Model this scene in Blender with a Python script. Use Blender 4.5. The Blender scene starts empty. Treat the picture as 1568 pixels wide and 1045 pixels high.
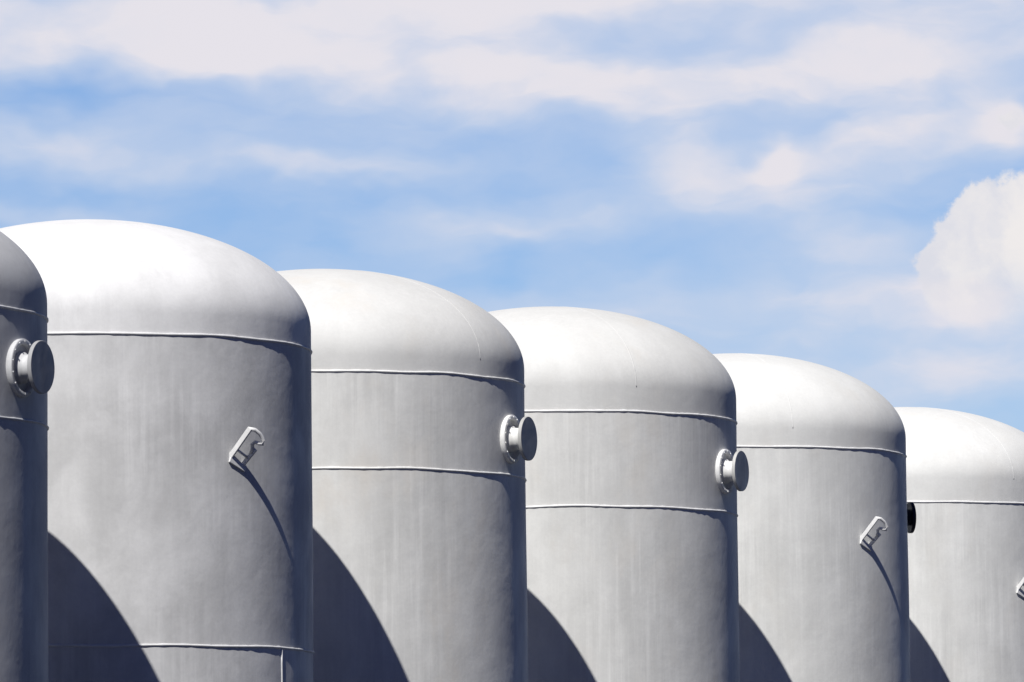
import bpy, math, random
from mathutils import Vector, Matrix, noise as mnoise
random.seed(7)
scene=bpy.context.scene
scene.view_settings.view_transform='Standard'
scene.view_settings.look='None'
scene.view_settings.exposure=0
R=1.5
SUN_AZ=math.radians(69.2); SUN_EL=math.radians(51.6)

# ------------------------------------------------------------------ helpers
def new_mat(name):
    m=bpy.data.materials.new(name); m.use_nodes=True
    nt=m.node_tree; nt.nodes.clear()
    o=nt.nodes.new('ShaderNodeOutputMaterial'); b=nt.nodes.new('ShaderNodeBsdfPrincipled')
    nt.links.new(b.outputs[0],o.inputs[0])
    return m,nt,b
def setin(nt,sock,v):
    if isinstance(v,bpy.types.NodeSocket): nt.links.new(v,sock)
    else: sock.default_value=v
def M(nt,op,a,b=None,c=None,clamp=False):
    n=nt.nodes.new('ShaderNodeMath'); n.operation=op; n.use_clamp=clamp
    setin(nt,n.inputs[0],a)
    if b is not None: setin(nt,n.inputs[1],b)
    if c is not None: setin(nt,n.inputs[2],c)
    return n.outputs[0]
def mapping(nt,vec,loc=(0,0,0),rot=(0,0,0),scale=(1,1,1),kind='POINT'):
    n=nt.nodes.new('ShaderNodeMapping'); n.vector_type=kind
    nt.links.new(vec,n.inputs[0]); n.inputs[1].default_value=loc; n.inputs[2].default_value=rot; n.inputs[3].default_value=scale
    return n.outputs[0]
def noise(nt,vec,scale,detail=4,rough=.55,dist=0):
    n=nt.nodes.new('ShaderNodeTexNoise'); nt.links.new(vec,n.inputs['Vector'])
    n.inputs['Scale'].default_value=scale; n.inputs['Detail'].default_value=detail
    n.inputs['Roughness'].default_value=rough; n.inputs['Distortion'].default_value=dist
    return n.outputs[0]
def mr(nt,v,a,b,c,d,smooth=True):
    n=nt.nodes.new('ShaderNodeMapRange'); n.interpolation_type='SMOOTHSTEP' if smooth else 'LINEAR'
    setin(nt,n.inputs[0],v)
    for i,x in enumerate((a,b,c,d)): n.inputs[i+1].default_value=x
    return n.outputs[0]
def mixc(nt,f,a,b,blend='MIX'):
    n=nt.nodes.new('ShaderNodeMix'); n.data_type='RGBA'; n.blend_type=blend
    setin(nt,n.inputs[0],f)
    for s,v in ((n.inputs[6],a),(n.inputs[7],b)):
        if isinstance(v,tuple): s.default_value=(v[0],v[1],v[2],1)
        else: nt.links.new(v,s)
    return n.outputs[2]

def paint(name,base,seed,blotch=.12,warm=0.0,rough=.6,streak=1.0):
    m,nt,b=new_mat(name)
    tc=nt.nodes.new('ShaderNodeTexCoord').outputs['Object']
    v=mapping(nt,tc,loc=(seed*3.1,seed*1.7,seed))
    st=noise(nt,mapping(nt,v,scale=(3.5,3.5,.5)),1.0,5,.6)
    fine=noise(nt,mapping(nt,v,scale=(24,24,.9)),1.0,5,.65)
    gate=mr(nt,noise(nt,v,1.1,3,.5),.4,.62,.25,1.0)
    bl=noise(nt,mapping(nt,v,scale=(1,1,.7)),2.6,7,.62,.3)
    sp=noise(nt,v,45,4,.6)
    run=mr(nt,noise(nt,mapping(nt,v,scale=(38,38,.45)),1.0,3,.5),.60,.74,0,-.06*streak)
    k=M(nt,'ADD',mr(nt,st,.3,.7,-.05*streak,.04*streak),M(nt,'MULTIPLY',mr(nt,fine,.4,.78,-.05*streak,.10*streak),gate))
    k=M(nt,'ADD',k,mr(nt,bl,.35,.68,-blotch/2,blotch/2))
    k=M(nt,'ADD',k,M(nt,'MULTIPLY',run,gate))
    k=M(nt,'ADD',k,mr(nt,sp,.3,.7,-.018,.018))
    k=M(nt,'ADD',k,1.0)
    c=nt.nodes.new('ShaderNodeVectorMath'); c.operation='SCALE'
    c.inputs[0].default_value=base; nt.links.new(k,c.inputs['Scale'])
    wn=mr(nt,noise(nt,mapping(nt,v,scale=(1,1,.6)),2.3,5,.6),.5,.75,0,warm)
    col=mixc(nt,wn,c.outputs[0],(base[0]*.98,base[1]*.92,base[2]*.85))
    nt.links.new(col,b.inputs['Base Color'])
    nt.links.new(mr(nt,bl,.3,.7,rough+.08,rough-.06),b.inputs['Roughness'])
    b.inputs['Metallic'].default_value=.0
    b.inputs['Specular IOR Level'].default_value=.3
    bm=nt.nodes.new('ShaderNodeBump'); bm.inputs['Strength'].default_value=.4; bm.inputs['Distance'].default_value=.02
    h=M(nt,'ADD',M(nt,'MULTIPLY',noise(nt,v,2.6,4,.5),1.0),M(nt,'MULTIPLY',sp,.035))
    nt.links.new(h,bm.inputs['Height']); nt.links.new(bm.outputs[0],b.inputs['Normal'])
    return m

def obj(name,verts,faces,mat,parent,smooth=True):
    me=bpy.data.meshes.new(name); me.from_pydata([tuple(v) for v in verts],[],faces); me.update()
    o=bpy.data.objects.new(name,me); scene.collection.objects.link(o)
    if mat: me.materials.append(mat)
    if smooth:
        for p in me.polygons: p.use_smooth=True
    if parent is not None: o.parent=parent
    return o

def revolve(profile,seg=160,jit=0.0,seed=0):
    verts=[];faces=[]
    n=len(profile); idx=[]
    for (r,z) in profile:
        row=[]
        if r<1e-6:
            verts.append((0,0,z)); row=[len(verts)-1]*seg
        else:
            for i in range(seg):
                a=2*math.pi*i/seg
                rr=r
                if jit:
                    rr=r+jit*mnoise.noise(Vector((math.cos(a)*1.6+seed*7,math.sin(a)*1.6,z*.9)))*min(1,r)
                row.append(len(verts)); verts.append((rr*math.cos(a),rr*math.sin(a),z))
        idx.append(row)
    for j in range(n-1):
        for i in range(seg):
            k=(i+1)%seg
            f=[idx[j][i],idx[j][k],idx[j+1][k],idx[j+1][i]]
            g=[]
            for q in f:
                if q not in g: g.append(q)
            if len(g)>=3: faces.append(g)
    return verts,faces

def tube(path,rad,seg=10,closed=False,jit=0):
    path=[Vector(p) for p in path]; n=len(path); verts=[];faces=[]
    prev=None
    for i,p in enumerate(path):
        if closed: t=(path[(i+1)%n]-path[i-1]).normalized()
        else: t=(path[min(i+1,n-1)]-path[max(i-1,0)]).normalized()
        up=Vector((0,0,1)) if abs(t.z)<.95 else Vector((1,0,0))
        a=t.cross(up).normalized(); 
        if prev is not None and a.dot(prev)<0: a=-a
        prev=a
        b=t.cross(a).normalized()
        rr=rad*(1+jit*random.uniform(-1,1))
        for k in range(seg):
            g=2*math.pi*k/seg
            verts.append(p+a*math.cos(g)*rr+b*math.sin(g)*rr)
    m=n if closed else n-1
    for i in range(m):
        j=(i+1)%n
        for k in range(seg):
            l=(k+1)%seg
            faces.append((i*seg+k,i*seg+l,j*seg+l,j*seg+k))
    if not closed:
        faces.append(tuple(range(seg))[::-1]); faces.append(tuple((n-1)*seg+k for k in range(seg)))
    return verts,faces

def bevel(o,w,s=2):
    m=o.modifiers.new('bevel','BEVEL'); m.width=w; m.segments=s; m.limit_method='ANGLE'; m.angle_limit=math.radians(35)
    for p in o.data.polygons: p.use_smooth=True
    o.modifiers.new('wn','WEIGHTED_NORMAL')

def frame(az,z):
    o=Vector((math.cos(az),math.sin(az),0)); t=Vector((-math.sin(az),math.cos(az),0)); u=Vector((0,0,1))
    return o*R+Vector((0,0,z)),o,t,u

def discs(name,origin,axis,prof,mat,parent,seg=48,bev=0):
    v,f=revolve(prof,seg)
    q=axis.to_track_quat('Z','Y').to_matrix()
    v=[origin+q@Vector(p) for p in v]
    o=obj(name,v,f,mat,parent)
    if bev: bevel(o,bev,2)
    return o

def flatbar(a,b,wdir,w,th,mat,name,parent):
    a=Vector(a);b=Vector(b);d=(b-a).normalized();wd=(wdir-d*wdir.dot(d)).normalized();n=d.cross(wd)
    vs=[]
    for p in (a,b):
        for s1,s2 in ((-1,-1),(1,-1),(1,1),(-1,1)): vs.append(p+wd*s1*w/2+n*s2*th/2)
    fs=[(0,1,2,3)[::-1],(4,5,6,7),(0,1,5,4),(1,2,6,5),(2,3,7,6),(3,0,4,7)]
    o=obj(name,vs,fs,mat,parent); bevel(o,.003,2); return o

# ------------------------------------------------------------------ fittings
def add_nozzle(parent,az,z,mat,facemat,rd=.160,prefix='nozzle',L=.165):
    c,o,t,u=frame(az,z)
    c=c-o*.02
    discs(prefix+'_pad_flange',c,o,[(0,0),(rd*1.1,0),(rd*1.1,.042),(rd*1.08,.046),(rd*.91,.046),(rd*.89,.042),(rd*.89,.018),(0,.018)],mat,parent,56)
    discs(prefix+'_neck',c,o,[(.094,.018),(.094,.045),(.080,.052),(.080,L-.050),(.088,L-.045),(.088,L-.02)],mat,parent,40)
    discs(prefix+'_blind_cover',c,o,[(0,L-.024),(rd*.99,L-.024),(rd,L-.02),(rd,L-.002),(rd*.985,L+.002),(0,L+.002)],facemat,parent,56,.0015)
    vs=[];fs=[]
    for k in range(14):
        a=2*math.pi*(k+.5)/14
        p=c+(t*math.cos(a)+u*math.sin(a))*rd*.995
        v,f=tube([p+o*.03,p+o*.052],.006,6)
        n0=len(vs); vs+=v; fs+=[tuple(q+n0 for q in g) for g in f]
    obj(prefix+'_studs',vs,fs,mat,parent,smooth=False)

def add_bracket(parent,az,z,mat):
    c,o,t,u=frame(az,z)
    P=lambda a,b,d: c+o*a*.70+t*(b+a*.20)+u*d
    flatbar(P(-.02,-.035,-.01),P(.215,-.035,.185),u,.034,.018,mat,'bracket_arm_1',parent)
    flatbar(P(-.02,.068,-.06),P(.14,.068,.055),u,.028,.018,mat,'bracket_arm_2',parent)
    flatbar(P(.012,-.05,-.01),P(.012,.083,-.07),u,.042,.014,mat,'bracket_base_plate',parent)
    v,f=tube([P(.205,-.035,.18),P(.225,-.005,.175),P(.235,.03,.15),P(.235,.063,.11),P(.215,.068,.085),P(.19,.058,.09),P(.165,.045,.10),P(.14,.04,.085),P(.125,.055,.06),P(.10,.063,.03)],.0135,10)
    obj('bracket_hook_rod',v,f,mat,parent)
    v,f=tube([P(.06,-.035,.055),P(.06,.068,.0)],.009,8)
    obj('bracket_pin',v,f,mat,parent)

# ------------------------------------------------------------------ tanks
conc,nt,b=new_mat('concrete')
tc=nt.nodes.new('ShaderNodeTexCoord').outputs['Object']
nz=noise(nt,tc,3,8,.65)
nt.links.new(mixc(nt,mr(nt,nz,.35,.65,0,1),(.16,.16,.155),(.22,.215,.21)),b.inputs['Base Color']); b.inputs['Roughness'].default_value=.9

def make_tank(X,Y,ring,flange,base,seed,rings=(),nozzle=None,bracket=None,blotch=.12,warm=0,vseams=(),merid=(),darkcap=None,dome=1.0):
    e=bpy.data.objects.new('storage_tank',None); e.empty_display_size=.5; scene.collection.objects.link(e); e.location=(X,Y,0)
    mat=paint('shell_paint',base,seed,blotch,warm)
    dmat=paint('dome_lit_paint',tuple(min(.8,x*dome) for x in base),seed+11,blotch*.6,warm,.7,.4)  # dome tone scaled off shell colour: part paint, part sunlit brightness painted in
    trim=paint('fitting_paint',tuple(min(.8,x*1.15) for x in base),seed+20,.08,.0,.5)
    face=paint('cover_paint',tuple(x*.72 for x in base),seed+40,.2,.3,.5)
    z=.30; prof=[(R,z)]
    while z<ring-.14: z+=.12; prof.append((R,z))
    prof.append((R,ring))
    v,f=revolve(prof,192,.007,seed); obj('shell',v,f,mat,e)
    prof=[(R,ring),(R,ring+flange*.5),(R,ring+flange)]
    N=40
    for i in range(1,N+1):
        th=math.pi/2*i/N
        prof.append((R*math.cos(th) if i<N else 0,ring+flange+R*.5*math.sin(th)))
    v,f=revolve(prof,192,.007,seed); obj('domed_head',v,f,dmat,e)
    def gj(a,zz): return R+.007*mnoise.noise(Vector((math.cos(a)*1.6+seed*7,math.sin(a)*1.6,zz*.9)))
    zs=[ring]+[ring-d for d in rings]
    for i,zz in enumerate(zs):
        path=[]
        for k in range(240):
            a=2*math.pi*k/240; rr=gj(a,zz)
            path.append((rr*math.cos(a),rr*math.sin(a),zz+.010*mnoise.noise(Vector((math.cos(a)*3,math.sin(a)*3,seed+i*5)))))
        v,f=tube(path,.0086,8,True,.18)
        obj('girth_weld_%d'%(i+1),v,f,trim,e)
    for i,(az,z0,z1) in enumerate(vseams):
        a=math.radians(az); path=[(gj(a,z0+(z1-z0)*k/30)*math.cos(a),gj(a,z0+(z1-z0)*k/30)*math.sin(a),z0+(z1-z0)*k/30) for k in range(31)]
        v,f=tube(path,.007,8); obj('vertical_weld_%d'%(i+1),v,f,trim,e)
    for i,az in enumerate(merid):
        a=math.radians(az); path=[]
        for k in range(60):
            th=math.pi/2*k/60*.97; zz=ring+flange+R*.5*math.sin(th); r0=R*math.cos(th)
            q=r0+.007*mnoise.noise(Vector((math.cos(a)*1.6+seed*7,math.sin(a)*1.6,zz*.9)))*min(1,r0)
            nx,nz_=math.cos(th)*.5,math.sin(th); l=math.hypot(nx,nz_); nx/=l; nz_/=l
            q-=.0058*nx; path.append((q*math.cos(a),q*math.sin(a),zz-.0058*nz_))
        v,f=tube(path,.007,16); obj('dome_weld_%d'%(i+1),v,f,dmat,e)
    v,f=revolve([(1.56,.22),(1.56,.24),(1.53,.25),(1.53,.42),(1.505,.44)],96); obj('support_skirt',v,f,trim,e)
    v,f=revolve([(0,.2),(1.70,.2),(1.73,.17),(1.73,-.05)],64); obj('concrete_plinth',v,f,conc,e,smooth=False)
    if nozzle: add_nozzle(e,math.radians(nozzle[0]),ring-nozzle[1],trim,face,*nozzle[2:])
    if bracket: add_bracket(e,math.radians(bracket[0]),ring-bracket[1],trim)
    if darkcap:
        dk=paint('dark_cover',(.015,.017,.03),3,.1,0,.4)  # near-black base colour for the side nozzle's neck and cover
        c,o,t,u=frame(math.radians(darkcap[0]),ring-darkcap[1]); c=c-o*.02
        discs('side_nozzle_neck',c,o,[(.07,0),(.07,.09),(.08,.095)],dk,e,32)
        discs('side_nozzle_cover',c,o,[(0,.09),(.135,.09),(.135,.12),(0,.125)],dk,e,48,.003)
    return e
E=1.7
make_tank(-5.93,31.9,E+3.45,.10,(.60,.60,.60),1,rings=(.66,2.4))
make_tank(-4.335,35.65,E+3.415,.10,(.53,.535,.55),2,rings=(.66,2.4),nozzle=(-22,.35),dome=1.0)
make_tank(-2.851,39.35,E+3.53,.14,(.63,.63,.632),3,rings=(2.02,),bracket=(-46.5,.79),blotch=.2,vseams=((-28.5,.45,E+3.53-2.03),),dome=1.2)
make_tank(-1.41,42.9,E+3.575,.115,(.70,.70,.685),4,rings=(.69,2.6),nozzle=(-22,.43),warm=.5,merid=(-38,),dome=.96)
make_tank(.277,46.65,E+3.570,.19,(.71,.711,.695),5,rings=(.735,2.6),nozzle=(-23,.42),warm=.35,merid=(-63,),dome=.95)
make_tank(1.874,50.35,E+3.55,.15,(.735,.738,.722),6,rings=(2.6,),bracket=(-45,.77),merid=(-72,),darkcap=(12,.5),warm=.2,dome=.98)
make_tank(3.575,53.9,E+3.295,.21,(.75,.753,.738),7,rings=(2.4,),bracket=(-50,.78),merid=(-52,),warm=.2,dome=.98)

# ------------------------------------------------------------------ ground
gm,nt,b=new_mat('asphalt_ground')
tc=nt.nodes.new('ShaderNodeTexCoord').outputs['Object']
n1=noise(nt,tc,.15,6,.6); n2=noise(nt,tc,22,6,.7)
c1=mixc(nt,mr(nt,n1,.35,.65,0,1),(.022,.023,.027),(.032,.033,.037))
c2=mixc(nt,mr(nt,n2,.35,.7,0,1),c1,(.045,.046,.05))
nt.links.new(c2,b.inputs['Base Color']); b.inputs['Roughness'].default_value=.95
b.inputs['Specular IOR Level'].default_value=.2
bm=nt.nodes.new('ShaderNodeBump'); bm.inputs['Strength'].default_value=.6; bm.inputs['Distance'].default_value=.02
nt.links.new(n2,bm.inputs['Height']); nt.links.new(bm.outputs[0],b.inputs['Normal'])
S=4000
obj('ground',[(-S,-S,0),(S,-S,0),(S,S,0),(-S,S,0)],[(0,1,2,3)],gm,None,False)

# ------------------------------------------------------------------ sky
w=bpy.data.worlds.new('World'); scene.world=w; w.use_nodes=True
w.cycles.sampling_method='MANUAL'; w.cycles.sample_map_resolution=256
nt=w.node_tree; nt.nodes.clear()
out=nt.nodes.new('ShaderNodeOutputWorld'); bg=nt.nodes.new('ShaderNodeBackground'); nt.links.new(bg.outputs[0],out.inputs[0])
bg.inputs[1].default_value=.1
sky=nt.nodes.new('ShaderNodeTexSky'); sky.sky_type='NISHITA'; sky.sun_disc=False
sky.sun_elevation=SUN_EL; sky.sun_rotation=math.radians(200.8); sky.air_density=1.0; sky.dust_density=.3; sky.ozone_density=2.5
tc=nt.nodes.new('ShaderNodeTexCoord').outputs['Generated']
sep=nt.nodes.new('ShaderNodeSeparateXYZ'); nt.links.new(tc,sep.inputs[0])
dx,dy,dz=sep.outputs
U=M(nt,'MULTIPLY',M(nt,'ARCTAN2',dx,dy),9.0)
V=M(nt,'MULTIPLY',M(nt,'ARCSINE',dz),9.0)
cmb=nt.nodes.new('ShaderNodeCombineXYZ'); nt.links.new(U,cmb.inputs[0]); nt.links.new(V,cmb.inputs[1])
P0=cmb.outputs[0]
def nvec(scale,detail,amp,ax=(1,1,1),rough=.55):
    n=nt.nodes.new('ShaderNodeTexNoise'); nt.links.new(mapping(nt,P0,scale=ax),n.inputs['Vector'])
    n.inputs['Scale'].default_value=scale; n.inputs['Detail'].default_value=detail; n.inputs['Roughness'].default_value=rough
    s=nt.nodes.new('ShaderNodeVectorMath'); s.operation='SUBTRACT'; nt.links.new(n.outputs[1],s.inputs[0]); s.inputs[1].default_value=(.5,.5,.5)
    q=nt.nodes.new('ShaderNodeVectorMath'); q.operation='SCALE'; nt.links.new(s.outputs[0],q.inputs[0]); q.inputs['Scale'].default_value=amp
    return q.outputs[0]
def vadd(a,b):
    s=nt.nodes.new('ShaderNodeVectorMath'); s.operation='ADD'; nt.links.new(a,s.inputs[0]); nt.links.new(b,s.inputs[1]); return s.outputs[0]
PW=vadd(P0,nvec(4.5,3,.13,(1,2,1)))
PC=vadd(P0,nvec(12,7,.10,(1,1,1),.6))
def blob(vec,x,y,sx,sy,amp,ang=0):
    u=(x-784)/1000; v=(1342-y)/1000
    m=mapping(nt,vec,loc=(u,v,0),rot=(0,0,math.radians(ang)),scale=(sx/1000,sy/1000,1),kind='TEXTURE')
    d=nt.nodes.new('ShaderNodeVectorMath'); d.operation='DOT_PRODUCT'; nt.links.new(m,d.inputs[0]); nt.links.new(m,d.inputs[1])
    return M(nt,'MULTIPLY',M(nt,'EXPONENT',M(nt,'MULTIPLY',d.outputs['Value'],-1.0)),amp)
def total(lst):
    r=lst[0]
    for x in lst[1:]: r=M(nt,'ADD',r,x)
    return r
soft=total([blob(PW,*a) for a in [
 (150,30,420,90,.92),(350,45,110,42,.25),(680,5,280,52,.58),(1250,0,620,90,.66),
 (110,215,260,40,.48,8),(600,95,320,42,.46),(900,150,280,52,.70,-3),(1130,140,190,44,.38),
 (1420,105,280,60,.52),(1370,230,230,78,.64,20),(1190,255,42,38,.60,30),(1060,260,90,75,.46),
 (1550,200,50,50,.55),(400,258,260,28,.42,3),(850,345,260,32,.42,3),(1150,465,420,48,.62,2),
 (600,262,150,20,.25),(1300,385,100,32,.36),(1500,490,150,70,.5),(1200,590,800,80,.52),
 (60,330,160,20,.36),(800,230,900,250,.14),
 (130,150,260,28,-.26,8),(130,285,240,22,-.22,4),(640,420,260,40,-.22,-6),(930,250,70,45,-.14)]])
st=noise(nt,mapping(nt,PW,rot=(0,0,math.radians(-6)),scale=(1,3.0,1)),2.8,5,.5,.15)
st2=noise(nt,mapping(nt,PW,rot=(0,0,math.radians(-12)),scale=(1,2.2,1)),6.5,4,.5,.1)
dens=M(nt,'ADD',soft,M(nt,'ADD',mr(nt,st,.3,.72,-.12,.26),mr(nt,st2,.3,.75,-.08,.13)))
softmask=mr(nt,dens,-.22,1.0,0.07,1,False)
cum=total([blob(PC,*a) for a in [(1500,440,82,66,1.0),(1455,430,48,52,.65),(1500,365,55,46,.85),(1540,400,80,80,.9),(1575,345,60,75,1.1),(1640,430,130,110,1.2),(1560,480,120,60,.5),(1560,195,26,24,.75)]])
cumfade=mr(nt,V,.80,.94,0,1)
cummask=M(nt,'MULTIPLY',mr(nt,cum,.48,.74,0,.94),cumfade)
front=M(nt,'MULTIPLY',mr(nt,dy,.2,.8,0,1),mr(nt,dz,.2,.45,1,0))
blue_raw=mixc(nt,1.0,sky.outputs[0],(.60,.775,1.09),'MULTIPLY')
lit=mixc(nt,mr(nt,dens,.45,1.15,0,1),(6.2,6.85,8.2),(7.9,7.65,8.2))
c=mixc(nt,softmask,blue_raw,lit)
cl=mixc(nt,mr(nt,noise(nt,PC,7,5,.55),.35,.65,0,1),(7.3,7.3,7.9),(8.9,8.5,8.3))
c=mixc(nt,cummask,c,cl)
dim=mixc(nt,1.0,sky.outputs[0],(.018,.065,.24),'MULTIPLY')
c=mixc(nt,front,dim,c)
nt.links.new(c,bg.inputs[0])

# ------------------------------------------------------------------ sun
T=Vector((math.cos(SUN_EL)*math.cos(SUN_AZ),math.cos(SUN_EL)*math.sin(SUN_AZ),-math.sin(SUN_EL)))
sl=bpy.data.lights.new('sun','SUN'); sl.energy=5.0; sl.angle=math.radians(.5); sl.color=(1,.975,.93)
so=bpy.data.objects.new('sun',sl); scene.collection.objects.link(so); so.rotation_mode='QUATERNION'; so.rotation_quaternion=T.to_track_quat('-Z','Y'); so.location=(-20,-20,40)

# ------------------------------------------------------------------ camera
cd=bpy.data.cameras.new('camera'); cam=bpy.data.objects.new('camera',cd); scene.collection.objects.link(cam)
cd.sensor_width=36; cd.lens=36*9000/1568; cd.clip_end=10000
mt=Matrix.Rotation(math.radians(90+5.206),4,'X')@Matrix.Rotation(math.radians(-.6),4,'Z')
mt.translation=(0,0,E); cam.matrix_world=mt
scene.camera=cam
